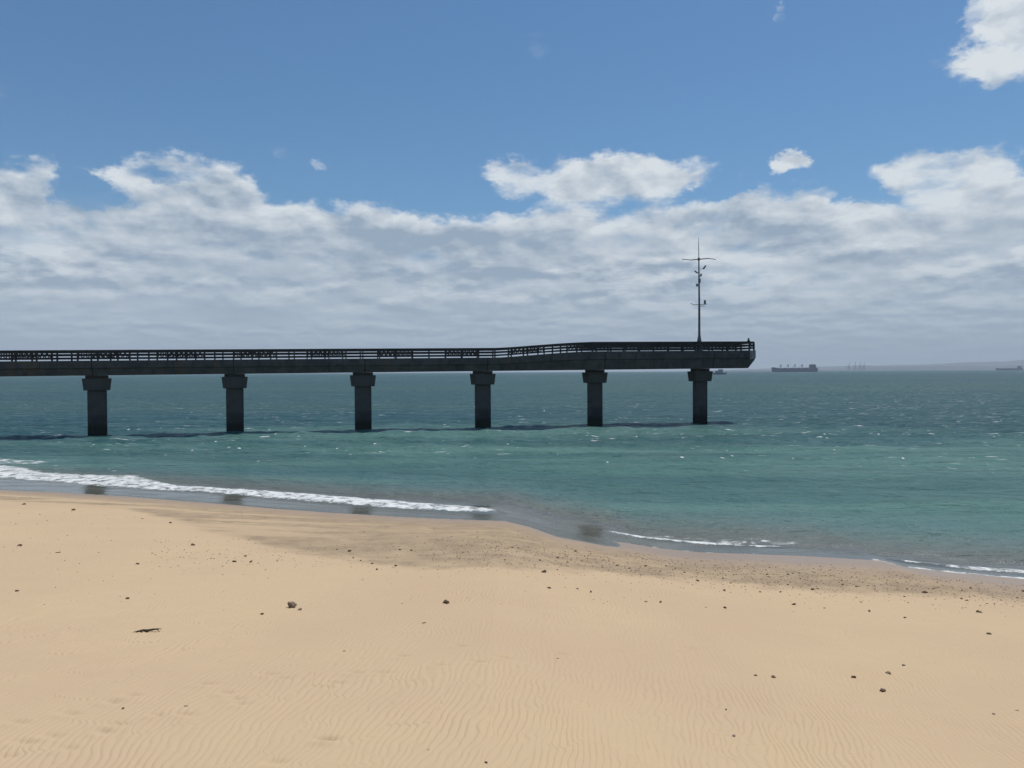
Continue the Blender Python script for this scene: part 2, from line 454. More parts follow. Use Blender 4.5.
# ------------------------------------------------------------------ sea sheet
def poly_band(upper, lower, strength=1.0):
    """foam band between two lines read on the water, as (X, Ynear, Yfar)"""
    zf = .02 if upper[0][0] > 500 else .08
    up = sorted(on_plane(*p, zf) for p in upper); lo = sorted(on_plane(*p, zf) for p in lower)
    return (np.array([p[0] for p in up]), np.array([p[1] for p in up]), np.array([p[0] for p in lo]), np.array([p[1] for p in lo]), strength, zf)
bands = [
    poly_band([(-60, 460), (0, 463), (30, 466), (50, 471), (110, 473.5), (140, 472.5), (155, 478), (180, 484), (256, 488), (320, 492.5), (400, 499), (450, 503.5), (506, 509.5)],
              [(-60, 472), (0, 479), (40, 482), (80, 487), (130, 490), (200, 492.5), (256, 498), (320, 504.5), (400, 511), (450, 513.2), (506, 514.8)], 1.05),
    poly_band([(-60, 455), (0, 457), (30, 458.5), (62, 460)], [(-60, 461), (0, 464), (30, 463.5), (62, 462)], .85),
    poly_band([(48, 469), (74, 469)], [(48, 472), (74, 471)], .7),
    poly_band([(532, 520), (575, 523), (590, 526)], [(532, 521.2), (575, 525), (590, 528)], .62),
    poly_band([(600, 529), (640, 535), (700, 536), (760, 539), (810, 541), (822, 544)], [(600, 532), (640, 537.5), (680, 542), (700, 544), (760, 546), (810, 547), (822, 546)], .72),
    poly_band([(600, 530), (640, 536), (680, 540.0), (740, 544.8), (800, 547)], [(600, 532.6), (640, 538.5), (680, 542.6), (740, 547.0), (800, 548.5)], 1.05),
    poly_band([(880, 556), (905, 560.5), (960, 565.5), (1024, 569.5), (1060, 571)], [(880, 558), (905, 563.2), (960, 569), (1024, 574.5), (1060, 576)], 1.0),
    poly_band([(895, 553), (960, 557), (1024, 562), (1060, 563)], [(895, 556), (960, 562), (1024, 568), (1060, 570)], .55),
    poly_band([(180, 451), (300, 452), (420, 455)], [(180, 453), (300, 454), (420, 457)], .30),
]
def sea_z(X, Y):
    bz, d = base_z(X, Y)
    film = np.clip((d + 4.6) / 4.6, 0, 1.25)
    film = np.where(film < .6, film * film / 1.2, film - .3) / .7 * SHf(X)      # the thin sheet runs up the slope
    z = np.where(d < -0.05, np.maximum(film, bz + 0.006 * sst(d, -.05, -.4)), film)
    dep = np.maximum(z - bz, 0)
    fo = np.zeros_like(X)
    for ux, uy, lx, ly, st, zf in bands:
        x0, x1 = max(ux[0], lx[0]), min(ux[-1], lx[-1])
        yu = np.interp(X, ux, uy); yl = np.interp(X, lx, ly)
        h = np.maximum((yu - yl) / 2, 0.12); cy = (yu + yl) / 2
        wob = 0.9 * np.minimum(h, .5) * fbm(X * 0.8, Y * 0.5, 91, 3)
        v = np.abs(Y + wob - cy) / h
        endf = sst(X, x0 - 0.2, x0 + 0.6) * (1 - sst(X, x1 - 1.0, x1 + 0.3))
        fo = np.maximum(fo, st * endf * (1 - sst(v, 0.55, 1.25)))
        if st > .9:
            z = z + (.04 if zf < .05 else .10) * endf * np.exp(-((Y - cy) / (h * .8)) ** 2)
    damp_ = sst(dep, 0.10, 1.3)
    swell = 0.09 * np.sin((Y * 0.95 + 0.30 * X + 5 * fbm(X * 0.03, Y * 0.05, 15, 2)) * 2 * np.pi / 9.0 )
    swell = swell * (0.4 + 1.2 * vn(X * 0.02, Y * 0.06, 19))
    chop = 0.34 * fbm(X * 0.28, Y * 0.60, 21, 3)
    fade = np.exp(-np.maximum(Y - 60, 0) / 160)
    # wind sea: crest length and spacing grow with the mesh out to the horizon
    Yc = np.maximum(Y, 20.0)
    u = X / np.maximum(2.6, Yc * 0.010)
    v = np.where(Yc < 79.2, Yc / 1.4, 79.2 / 1.4 + (8972 / 2) * (1 / 79.2 - 1 / np.maximum(Yc, 79.2)))
    sea_ = 0.42 * fbm(u, v, 33, 3, .7) * sst(Y, 45, 90) * (0.5 + 1.0 * vn(X * 0.004 + 3, np.log(Yc) * 9, 37))
    z = z + damp_ * (fade * (swell + chop) + sea_)
    edge_f = sst(d, -0.42, -0.12) * (sst(X, 3.2, 4.5) * (1 - sst(X, 9.0, 10.5)) * .8 + sst(X, 12.6, 13.4))
    fo = np.maximum(fo, edge_f * .9)
    # small breakers just beyond the pier legs
    return z, {'foam': fo, 'depth': dep}
m_rows = [20.0]
while m_rows[-1] < 25000:
    y = m_rows[-1]
    m_rows.append(y + min(max(y * y / 5383 * 0.6, 0.10), 1200))
ysw = np.concatenate([np.linspace(-45, 19.5, 14), np.array(m_rows)])
o = sheet('sea', tcols, ysw, np.maximum(ysw, 19.0), sea_z, m_sea, ['foam', 'depth']); o['kind'] = 'structure'
print('rows', len(ys), len(ysw))

# ------------------------------------------------------------------ mesh helpers
class MB:
    def __init__(s): s.bm = bmesh.new()
    def hexa(s, pts):
        v = [s.bm.verts.new(p) for p in pts]      # 0-3 bottom ring, 4-7 top ring
        for f in ((3, 2, 1, 0), (4, 5, 6, 7), (0, 1, 5, 4), (1, 2, 6, 5), (2, 3, 7, 6), (3, 0, 4, 7)):
            s.bm.faces.new([v[i] for i in f])
    def box(s, x0, x1, y0, y1, z0, z1):
        s.hexa([(x0, y0, z0), (x1, y0, z0), (x1, y1, z0), (x0, y1, z0), (x0, y0, z1), (x1, y0, z1), (x1, y1, z1), (x0, y1, z1)])
    def tube(s, p, q, r0, r1=None, seg=10):
        r1 = r0 if r1 is None else r1
        p = Vector(p); q = Vector(q); d = (q - p).normalized()
        a = d.orthogonal().normalized(); b_ = d.cross(a)
        A = []; B = []
        for k in range(seg):
            t = 2 * math.pi * k / seg
            o_ = a * math.cos(t) + b_ * math.sin(t)
            A.append(s.bm.verts.new(p + o_ * r0)); B.append(s.bm.verts.new(q + o_ * r1))
        for k in range(seg):
            j = (k + 1) % seg
            s.bm.faces.new((A[k], A[j], B[j], B[k]))
        s.bm.faces.new(A[::-1]); s.bm.faces.new(B)
    def bar(s, p, q, w, h):
        """square bar from p to q"""
        p = Vector(p); q = Vector(q); d = (q - p).normalized()
        side = d.cross(Vector((0, 0, 1)))
        side = side.normalized() if side.length > 1e-4 else Vector((1, 0, 0))
        up = side.cross(d)
        c = [(-w / 2, -h / 2), (w / 2, -h / 2), (w / 2, h / 2), (-w / 2, h / 2)]
        A = [p + side * a + up * b_ for a, b_ in c]; B = [q + side * a + up * b_ for a, b_ in c]
        s.hexa(A + B)
    def build(s, name, m, parent=None, smooth=False, bevel=0):
        bmesh.ops.recalc_face_normals(s.bm, faces=s.bm.faces)
        if bevel:
            bmesh.ops.bevel(s.bm, geom=list(s.bm.edges), offset=bevel, segments=1, affect='EDGES')
        me = bpy.data.meshes.new(name); s.bm.to_mesh(me); s.bm.free()
        if smooth:
            for p in me.polygons: p.use_smooth = True
        me.materials.append(m)
        o_ = bpy.data.objects.new(name, me); COL.objects.link(o_)
        if parent: o_.parent = parent
        return o_
def tag(o_, label=None, cat=None, group=None, kind=None):
    if label: o_['label'] = label
    if cat: o_['category'] = cat
    if group: o_['group'] = group
    if kind: o_['kind'] = kind
    return o_
def empty(name, loc, rz=0.0):
    e = bpy.data.objects.new(name, None); e.empty_display_size = 0.5
    e.location = loc; e.rotation_euler = (0, 0, rz); COL.objects.link(e)
    return e

def concrete(name, ca, cb, tide=False, joints=0):
    m_, q, b_, _ = mat(name)
    p_ = q.n('ShaderNodeTexCoord').outputs['Object']
    n_ = q.noise(p_, 0.8, 6, 0.65)
    st = q.noise(q.vm('MULTIPLY', p_, (2.2, 2.2, 0.35)), 1.0, 5, 0.7)
    cc = q.mix(q.ss(n_, .3, .7), ca, cb)
    cc = q.mix(q.ss(st, .50, .72, 0, .55), cc, tuple(v * .45 for v in ca[:3]) + (1,))
    ox, oy, oz = q.sep(p_)
    if tide:      # weed and wet growth below the high-water mark
        band = q.ss(q.m('ADD', oz, q.m('MULTIPLY', n_, 1.2)), 1.2, 2.2, 1.0, 0.0)
        cc = q.mix(band, cc, (0.020, 0.028, 0.022, 1))
        cc = q.mix(q.ss(q.m('ADD', oz, q.m('MULTIPLY', st, .8)), 2.6, 2.9, .0, .22), cc, (0.12, 0.12, 0.115, 1))
    if joints:    # construction joints between the spans
        fr = q.m('ABSOLUTE', q.m('SUBTRACT', q.m('FRACT', q.m('ADD', q.m('DIVIDE', ox, joints), 20.5)), 0.5))
        cc = q.mix(q.ss(fr, .002, .005, .8, 0.0), cc, (0.012, 0.013, 0.014, 1))
        cc = q.mix(q.m('MULTIPLY', q.ss(q.noise(q.vm('MULTIPLY', p_, (0.9, 0.2, 0.15)), 1.0, 3, .6), .55, .68), .5), cc, (0.10, 0.075, 0.055, 1))
    q.put(b_.inputs['Base Color'], cc)
    b_.inputs['Roughness'].default_value = .9
    b_.inputs['Specular IOR Level'].default_value = .2
    bump(q, b_, q.noise(p_, 6.0, 5, .6), .02, .4)
    return m_
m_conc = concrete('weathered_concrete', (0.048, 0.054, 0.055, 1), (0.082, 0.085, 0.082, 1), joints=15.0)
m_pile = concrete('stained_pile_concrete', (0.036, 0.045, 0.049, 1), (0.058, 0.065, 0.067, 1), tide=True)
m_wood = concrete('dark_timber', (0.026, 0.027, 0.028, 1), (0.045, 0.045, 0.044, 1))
def plain(name, col, rough=.6, metal=0.0):
    m_, q, b_, _ = mat(name)
    p_ = q.n('ShaderNodeTexCoord').outputs['Object']
    q.put(b_.inputs['Base Color'], q.mix(q.ss(q.noise(p_, 3.0, 4, .6), .3, .7), tuple(v * .75 for v in col) + (1,), tuple(min(1, v * 1.2) for v in col) + (1,)))
    b_.inputs['Roughness'].default_value = rough; b_.inputs['Metallic'].default_value = metal
    return m_
m_metal = plain('galvanised_steel', (0.09, 0.10, 0.11), .55, .2)

# ------------------------------------------------------------------ pier
Zp0 = 87.7; Xp0 = -415 / FPX * Zp0
aV = Vector((127.5 / FPX * Zp0, 0.0366 * Zp0, 0)); STEP = aV.length; aV.normalize()
rz = math.atan2(aV.y, aV.x)
pier = empty('pier', (Xp0, Zp0, 0), rz)      # local x runs out to sea along the pier, local y away from the beach
tag(pier, 'long dark concrete pier on single piers, reaching from the left into the sea', 'pier')
S_END, S_CUT, N_CUT = 81.45, 80.1, 0.85
def hb(s): return 6.84 + 0.0062 * s
def ht(s):
    if s < 46.5: return 8.50 + 0.0067 * s
    k = min(max((s - 46.5) / 11.5, 0), 1); k = k ** 0.85 if k > 0 else 0
    return 8.50 + 0.0067 * s + 0.66 * (k * k * (3 - 2 * k) * .5 + k * .5)
def hw(s):
    k = min(max((s - 46.5) / 11.5, 0), 1)
    w = 1.85 + 1.2 * k * k * (3 - 2 * k)
    return w
# deck as a lofted section: thin-edged slab over a recessed girder
def section(s, end=0.0):
    w = hw(s); t = ht(s); bt = hb(s)
    fas = 0.80 + 0.20 * min(max((s - 46.5) / 11.5, 0), 1)
    bt = bt + end * (t - fas - 0.35 - bt)
    m1 = t - fas
    bt = min(bt, m1 - 0.2)
    if s > S_CUT + .1: pts = [(-w + N_CUT, t), (-w + N_CUT, m1), (-w + N_CUT + .2, m1 - .12), (-w + N_CUT + .4, bt), (w - .45, bt), (w - .22, m1 - .12), (w, m1), (w, t)]
    else: pts = [(-w, t), (-w, m1), (-w + .22, m1 - .12), (-w + .45, bt), (w - .45, bt), (w - .22, m1 - .12), (w, m1), (w, t)]
    return [(s, y, z) for y, z in pts]
mb = MB(); bm = mb.bm
stations = list(np.arange(-95, 46, 7.05)) + list(np.linspace(46.5, 58, 12)) + list(np.linspace(60, 79.0, 8)) + [S_CUT, S_END]
rings = []
for k, s in enumerate(stations):
    rings.append([bm.verts.new(p) for p in section(s, 1.0 if k == len(stations) - 1 else 0.0)])
for A, B in zip(rings, rings[1:]):
    for i in range(8):
        j = (i + 1) % 8
        bm.faces.new((A[i], A[j], B[j], B[i]))
bm.faces.new(rings[0][::-1]); bm.faces.new(rings[-1])
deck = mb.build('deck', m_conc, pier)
m_lit_face = concrete('lit_face_concrete', (0.17, 0.17, 0.165, 1), (0.24, 0.24, 0.23, 1))  # paler concrete tone paints sunlight onto the corner face
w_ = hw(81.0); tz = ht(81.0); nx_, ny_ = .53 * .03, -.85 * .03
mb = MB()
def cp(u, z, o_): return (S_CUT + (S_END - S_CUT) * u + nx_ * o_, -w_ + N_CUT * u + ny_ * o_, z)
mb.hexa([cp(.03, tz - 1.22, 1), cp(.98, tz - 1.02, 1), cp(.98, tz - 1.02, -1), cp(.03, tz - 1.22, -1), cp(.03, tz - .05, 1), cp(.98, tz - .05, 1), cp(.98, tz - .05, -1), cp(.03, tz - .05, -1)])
tag(mb.build('lit_corner_panel', m_lit_face, deck), 'corner face at the seaward end, sunlight painted in as a paler tone')
def make_pillar(s, first=None):
    top_ = hb(s)
    mb = MB(); mb.box(-.97, .97, -.38, .38, -3.5, top_ - 1.70)
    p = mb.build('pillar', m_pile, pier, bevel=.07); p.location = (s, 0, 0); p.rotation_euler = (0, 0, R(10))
    mb = MB(); z0, z1 = top_ - 1.70, top_ - .34
    mb.hexa([(-1.28, -.82, z0), (1.28, -.82, z0), (1.28, .82, z0), (-1.28, .82, z0), (-1.42, -.95, z1), (1.42, -.95, z1), (1.42, .95, z1), (-1.42, .95, z1)])
    mb.build('pile_cap', m_pile, p, bevel=.04)
    mb = MB(); mb.box(-1.12, 1.12, -.6, .6, z1 + .003, top_ - .003)
    mb.build('bearing_block', m_pile, p)
    return p
for i in range(-6, 6): make_pillar(i * STEP)

def rail_pt(s, side, z):
    if side < 0 and s > S_CUT: return Vector((s - .1, -hw(s) + .14 + N_CUT * (s - S_CUT) / (S_END - S_CUT), ht(s) + z))
    return Vector((s, side * (hw(s) - .14), ht(s) + z))
BAY = 2.06
def railing(side, s0, phase):
    ss = []
    s = s0
    while s < S_END - .3: ss.append(s); s += BAY
    ss = [q for q in ss if q < S_CUT - .8] + [S_CUT]
    ss.append(S_END - .12)
    mb = MB()
    for a, b_ in zip(ss, ss[1:]):
        for z, w, h in ((1.06, .20, .27), (.665, .09, .19), (.29, .09, .17)):
            mb.bar(rail_pt(a, side, z), rail_pt(b_, side, z), w, h)
    if side < 0:
        for z, w, h in ((1.06, .20, .27), (.665, .09, .19), (.29, .09, .17)):
            mb.bar(rail_pt(S_END - .14, -1, z), rail_pt(S_END - .14, 1, z), w, h)
    rl = mb.build('railing', m_wood, pier)
    stuff = MB(); anyp = False
    for k, s in enumerate(ss):
        target = stuff if s < -9 else MB()
        p = rail_pt(s, side, 0)
        target.box(p.x - .07, p.x + .07, p.y - .11, p.y + .11, p.z - .0, p.z + .95)
        if target is not stuff: target.build('post', m_wood, rl)
        if (k + phase) % 4 < 2 and k + 1 < len(ss):
            t2 = stuff if s < -9 else MB()
            n = 4
            for j in range(n):
                a, b_ = s + BAY * j / n, s + BAY * (j + 1) / n
                b_ = min(b_, S_END - .15)
                if b_ <= a: continue
                t2.bar(rail_pt(a, side, .30), rail_pt(b_, side, .95), .045, .10)
                t2.bar(rail_pt(a, side, .95), rail_pt(b_, side, .30), .05, .10)
            if t2 is not stuff: t2.build('lattice_panel', m_wood, rl)
    tag(stuff.build('railing_frame', m_wood, rl), kind='stuff')
base_s = -1.45 - BAY * 44
railing(-1, base_s, 0)
railing(1, base_s + .4, 0)
# small round lamp head on the last rail
mb = MB(); p = rail_pt(80.0, -1, 1.19)
mb.tube(p, p + Vector((0, 0, .12)), .20, .20); mb.tube(p + Vector((0, 0, .12)), p + Vector((0, 0, .36)), .13, .10); mb.tube(p + Vector((0, 0, .36)), p + Vector((0, 0, .44)), .15, .05)
lampo = mb.build('lamp_head', m_wood, None)
lampo.matrix_world = Matrix.Translation((Xp0, Zp0, 0)) @ Matrix.Rotation(rz, 4, 'Z')
tag(lampo, 'small dark knob-shaped lamp on the rail at the seaward end', 'lamp')

# ------------------------------------------------------------------ mast on the pier head
def pier_w(s, y, z):
    return Matrix.Translation((Xp0, Zp0, 0)) @ Matrix.Rotation(rz, 4, 'Z') @ Vector((s, y, z))
ms = 5 * STEP - .1
mbse = pier_w(ms, 0, ht(ms))
mast = empty('mast', mbse, 0)
tag(mast, 'tall slim metal mast with crossarm and small cameras on the pier head', 'mast')
MP = mbse.y / FPX          # metres a pixel spans at the mast, for reading sizes
def mz(py): return EYE + (371.0 - py) * MP * 1.0 - mbse.z
mb = MB(); mb.tube((0, 0, .05), (0, 0, mz(306)), .17, .14, 14); mb.tube((0, 0, mz(306)), (-.05, 0, mz(261)), .13, .08, 12); mb.tube((-.05, 0, mz(261)), (-.07, 0, mz(247)), .055, .045, 10); mb.tube((-.07, 0, mz(247)), (-.08, 0, mz(237.5)), .05, .015, 8)
mb.build('pole', m_metal, mast)
mb = MB(); mb.tube((0, 0, 0), (0, 0, .08), .62, .62, 14); mb.tube((0, 0, .08), (0, 0, mz(334.5)), .50, .15, 14)
mb.build('base', m_metal, mast)
mb = MB(); zc = mz(259.6)
mb.tube((-2.30, 0, zc + .02), (-1.1, 0, zc - .10), .045, .06, 8); mb.tube((-1.1, 0, zc - .10), (-.05, 0, zc), .06, .075, 8); mb.tube((-.05, 0, zc), (1.25, 0, zc + .10), .075, .06, 8); mb.tube((1.25, 0, zc + .10), (2.25, 0, zc - .03), .06, .045, 8)
mb.tube((-.05, 0, zc - .18), (-.05, 0, zc + .18), .15, .15, 10)
mb.build('crossarm', m_metal, mast)
def camera_unit(x, py, dxv, dzv, r, armz=0):
    mb = MB(); z = mz(py)
    mb.tube((x - dxv, 0, z - dzv), (x + dxv, 0, z + dzv), r, r * .8, 10)
    u = mb.build('camera_unit', m_metal, mast)
    mb = MB(); mb.tube((0, 0, z - dzv + armz), (x - dxv * .8, 0, z - dzv + armz), .035, .035, 6)
    mb.build('arm', m_metal, u)
camera_unit(.72, 267.6, .16, .22, .12)
camera_unit(-.42, 272.2, -.18, .14, .11)
camera_unit(.24, 275.3, .05, .17, .13)
camera_unit(-.30, 285.2, .03, .16, .15)
mb = MB(); mb.tube((.03, 0, mz(283)), (.03, 0, mz(279)), .17, .17, 10); mb.build('junction_box', m_metal, mast)
mb = MB(); zl = mz(305)
mb.tube((-1.15, 0, zl + .22), (-.8, 0, zl), .04, .045, 6); mb.tube((-.8, 0, zl), (1.0, 0, zl + .10), .05, .05, 6); mb.tube((0, 0, zl - .14), (.75, 0, zl - .18), .04, .04, 6)
br = mb.build('bracket', m_metal, mast)
mb = MB(); mb.tube((.76, 0, zl + .12), (.76, 0, zl + .62), .14, .14, 10); mb.build('lantern', m_metal, br)

# ------------------------------------------------------------------ ships and far coast
m_hull = plain('hazed_ship_hull', (0.13, 0.145, 0.20), .6)  # hull colour lightened to stand in for distant haze
m_super = plain('ship_superstructure', (0.16, 0.17, 0.20), .6)
m_boatwhite = plain('pale_boat_paint', (0.30, 0.33, 0.36), .6)
def at(px, Y): return (px - 512) / FPX * Y
def hull(L, B, H, bow=1, sheer=2.5):
    """bow: +1 bow to +x, -1 bow to -x"""
    mb = MB(); bm = mb.bm; rings = []
    n = 16
    for k in range(n + 1):
        u = k / n; x = (u - .5) * L
        w = B / 2 * min(1, (1 - u) * 5.5 + .03) ** .6 * (.75 + .25 * min(1, u * 8))
        wl = w * (.9 if u < .9 else .6)
        h = H + (sheer if u > .88 else 0) + (sheer * .3 if u < .06 else 0)
        ring = [(x * bow, -wl, -1.0), (x * bow + bow * (u > .9) * 2.5, -w, h), (x * bow + bow * (u > .9) * 2.5, w, h), (x * bow, wl, -1.0)]
        rings.append([bm.verts.new(p) for p in ring])
    for A, C in zip(rings, rings[1:]):
        for i in range(4):
            j = (i + 1) % 4
            bm.faces.new((A[i], A[j], C[j], C[i]))
    bm.faces.new(rings[0][::-1]); bm.faces.new(rings[-1])
    return mb
# bulk carrier
Y = 3600; L = 45 * Y / FPX
sh_ = empty('cargo_ship', (at(794.5, Y), Y, 0)); tag(sh_, 'long dark cargo ship with four deck cranes on the horizon right of the pier', 'ship')
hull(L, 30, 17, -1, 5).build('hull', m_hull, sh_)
mb = MB(); mb.box(L * .345, L * .455, -13, 13, 17.1, 32); mb.box(L * .36, L * .44, -15, 15, 32.1, 35); mb.box(L * .45, L * .475, -4, 4, 17.1, 26)
mb.build('superstructure', m_super, sh_)
for fx in (-.30, -.14, .012, .17):
    mb = MB(); mb.tube((L * fx, 0, 17), (L * fx, 0, 36), 1.9, 1.5, 10); mb.box(L * fx - 2.4, L * fx + 2.4, -2.4, 2.4, 30, 34); mb.bar((L * fx, 0, 33), (L * fx - 12, 0, 22), 1.2, 1.2)
    mb.build('deck_crane', m_hull, sh_)
for fx in (-.38, -.22, -.06, .09, .25):
    mb = MB(); mb.box(L * fx - 7, L * fx + 7, -9, 9, 17.05, 19.2); mb.build('hatch_cover', m_super, sh_)
# tanker at the right edge
Y = 5600; L = 26 * Y / FPX
t_ = empty('tanker_ship', (at(1009, Y), Y, 0)); tag(t_, 'low distant tanker ship at the right edge before the hills', 'ship')
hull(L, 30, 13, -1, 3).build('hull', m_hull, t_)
mb = MB(); mb.box(L * .36, L * .44, -12, 12, 13.1, 30); mb.tube((L * .46, 0, 13), (L * .46, 0, 25), 3, 2.5)
mb.build('superstructure', m_super, t_)
mb = MB(); mb.tube((0, 0, 13), (0, 0, 23), .9, .7); mb.bar((-L * .35, 0, 15), (L * .3, 0, 15), 2, 2); mb.build('deck_pipe', m_super, t_)
# workboat seen under the pier head
Y = 1500; L = 12.5 * Y / FPX
w_ = empty('work_boat', (at(719.5, Y), Y, 0)); tag(w_, 'small grey boat on the water seen beneath the pier head', 'boat')
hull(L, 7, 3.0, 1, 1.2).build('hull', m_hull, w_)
mb = MB(); mb.box(-8, 6.5, -2.8, 2.8, 3.05, 7.2); mb.box(-2, 6, -2.4, 2.4, 7.25, 10.0); mb.build('wheelhouse', m_boatwhite, w_)
mb = MB(); mb.tube((1, 0, 10), (1, 0, 15), .2, .1); mb.build('aerial', m_hull, w_)
# harbour cranes, very far
Y = 9500
m_crane = plain('crane_steel', (0.10, 0.12, 0.16), .6)
for k, px in enumerate((849, 855, 860, 864)):
    cr = empty('harbour_crane', (at(px, Y), Y, 1.5))
    tag(cr, ['faint harbour crane standing alone, leftmost of the far row', 'faint harbour crane, second from the left in the far row', 'faint harbour crane, third from the left in the far row',
             'faint harbour crane nearest the hills, rightmost of the far row'][k], 'crane', 'harbour cranes on the far shore')
    mb = MB()
    for sx in (-12, 12):
        for sy in (-9, 9): mb.bar((sx, sy, 0), (sx * .8, sy, 48), 3, 3)
    mb.build('leg', m_crane, cr)
    mb = MB(); mb.box(-12, 12, -11, 11, 48.1, 53); mb.build('gantry', m_crane, cr)
    mb = MB(); mb.bar((0, 0, 52), (9, 0, 108), 3, 3); mb.bar((-6, 0, 52), (0, 0, 78), 2, 2); mb.build('boom', m_crane, cr)
# hills
m_hill, q, b, _ = mat('coastal_scrub')
p_ = q.n('ShaderNodeTexCoord').outputs['Object']
q.put(b.inputs['Base Color'], q.mix(q.ss(q.noise(p_, .0012, 5, .6), .35, .65), (.030, .040, .040, 1), (.055, .062, .055, 1)))
b.inputs['Roughness'].default_value = 1.0
def hills(Y, prof, thick, seed):
    xs = np.linspace(prof[0][0], prof[-1][0], 260)
    hs = np.interp(xs, [p[0] for p in prof], [p[1] for p in prof])
    X = (xs - 512) / FPX * Y
    rows = np.linspace(0, 1, 14)
    T, V = np.meshgrid(X, rows)
    H = np.tile(hs, (14, 1)) * Y / FPX * np.sin(np.pi * np.clip(V, 0, 1)) ** .8
    H = H * (0.85 + .5 * fbm(T / 900, V * 3, seed, 5)) - 6 * (np.sin(np.pi * V) < .01)
    H = np.maximum(H, -3.2)
    YY = Y + V * thick
    co = np.stack([T, YY, H], -1).reshape(-1, 3)
    nr, nc = T.shape; i = np.arange(nr * nc).reshape(nr, nc)
    f = np.stack([i[:-1, :-1], i[:-1, 1:], i[1:, 1:], i[1:, :-1]], -1).reshape(-1, 4)
    me = bpy.data.meshes.new('hills'); me.from_pydata(co.tolist(), [], f.tolist()); me.materials.append(m_hill)
    for p in me.polygons: p.use_smooth = True
    o_ = bpy.data.objects.new('hills', me); COL.objects.link(o_); o_['kind'] = 'structure'
hills(13500, [(770, .6), (850, 1.2), (880, 2.5), (900, 4.2), (960, 4.8), (1024, 5.4), (1150, 8), (1500, 12), (1900, 14)], 2600, 3)
hills(18500, [(740, 1), (800, 3), (850, 4.5), (900, 6.0), (1000, 9), (1200, 16), (1700, 24)], 3500, 8)

# ------------------------------------------------------------------ haze
m_hz = bpy.data.materials.new('sea_haze'); m_hz.use_nodes = True
nt = m_hz.node_tree; nt.nodes.clear()
ho = nt.nodes.new('ShaderNodeOutputMaterial'); pv = nt.nodes.new('ShaderNodeVolumePrincipled')
pv.inputs['Color'].default_value = (0.80, 0.90, 1.0, 1)
pv.inputs['Density'].default_value = 0.65e-4
pv.inputs['Anisotropy'].default_value = 0.0
nt.links.new(pv.outputs[0], ho.inputs['Volume'])
mb = MB(); mb.box(-48000, 48000, -3000, 26500, -5.2, 660)
hzo = mb.build('haze', m_hz); hzo['kind'] = 'stuff'

# ------------------------------------------------------------------ stones, driftwood, wrack on the sand
def stone_mat(name, a, b_):
    m_, q, bb, _ = mat(name)
    p = q.n('ShaderNodeTexCoord').outputs['Object']
    q.put(bb.inputs['Base Color'], q.mix(q.ss(q.noise(p, 6, 5, .65), .35, .65), a, b_))
    bb.inputs['Roughness'].default_value = .85
    bump(q, bb, q.noise(p, 18, 4, .6), .01, .5)
    return m_
m_st = stone_mat('brown_stone', (.070, .046, .026, 1), (.150, .100, .056, 1))
m_st2 = stone_mat('pale_brown_stone', (.16, .115, .08, 1), (.26, .19, .14, 1))
m_weed = stone_mat('dry_seaweed', (.030, .022, .012, 1), (.075, .055, .03, 1))
def stone_mesh(seed, m_, sub=3, flat=.55, rough=.35, elong=1.0):
    rnd = random.Random(seed)
    bm = bmesh.new(); bmesh.ops.create_icosphere(bm, subdivisions=sub, radius=1.0)
    planes = [(Vector((rnd.gauss(0, 1), rnd.gauss(0, 1), rnd.gauss(0, 1))).normalized(), rnd.uniform(.45, .85)) for _ in range(9)]
    from mathutils import noise as mn
    off = Vector((seed * 3.7, seed * 1.3, 0))
    for v in bm.verts:
        c_ = v.co.copy()
        for n_, d_ in planes:
            k = c_.dot(n_)
            if k > d_: c_ -= n_ * (k - d_) * .85
        c_ *= 1 + rough * mn.noise(c_ * 1.7 + off) + rough * .3 * mn.noise(c_ * 5 + off)
        v.co = Vector((c_.x * elong, c_.y * .8, c_.z * flat + flat * .35))
    me = bpy.data.meshes.new('stone'); bm.to_mesh(me); bm.free()
    for p in me.polygons: p.use_smooth = True
    me.materials.append(m_)
    return me
def ground(px, py):
    x, y, z = terrain(px, py)
    zz_, _ = sand_z(np.array([[x]]), np.array([[y]]))
    return x, y, float(zz_[0, 0])
def weed_mesh(seed, m_=None, length=1.0, n=1):
    """curled strip of wrack or a stick: bent tapering tube(s)"""
    rnd = random.Random(seed); mb = MB()
    for s_ in range(n):
        x, y, z = (-length * .5, rnd.uniform(-.1, .1), .06)
        a = rnd.uniform(-.5, .5); r = .13
        seg = 7
        for k in range(seg):
            a += rnd.uniform(-.5, .5)
            nx, ny, nz = x + length / seg * math.cos(a), y + length / seg * math.sin(a) * .7, max(.03, z + rnd.uniform(-.10, .12))
            r2 = max(.03, r * rnd.uniform(.65, 1.1))
            mb.tube((x, y, z), (nx, ny, nz), r, r2, 7)
            x, y, z, r = nx, ny, nz, r2
    bmesh.ops.recalc_face_normals(mb.bm, faces=mb.bm.faces)
    me = bpy.data.meshes.new('seaweed'); mb.bm.to_mesh(me); mb.bm.free()
    for p in me.polygons: p.use_smooth = True
    me.materials.append(m_ or m_weed)
    return me
stones = [stone_mesh(k, m_st, 3, .55, .35) for k in range(5)]
palest = [stone_mesh(k + 20, m_st2, 3, .5, .3) for k in range(3)]
weeds = [weed_mesh(k, n=1 + k % 3) for k in range(5)]
def place(name, me, px, py, wpx, label, cat, grp=None, rot=None, sink=.0, hs=1.0):
    x, y, z = ground(px, py)
    s = wpx * y / FPX / 2
    o_ = bpy.data.objects.new(name, me); COL.objects.link(o_)
    o_.location = (x, y, z - sink * s)
    o_.scale = (s, s, s * hs); o_.rotation_euler = (0, 0, random.uniform(0, 6.28) if rot is None else rot)
    tag(o_, label, cat, grp)
    return o_
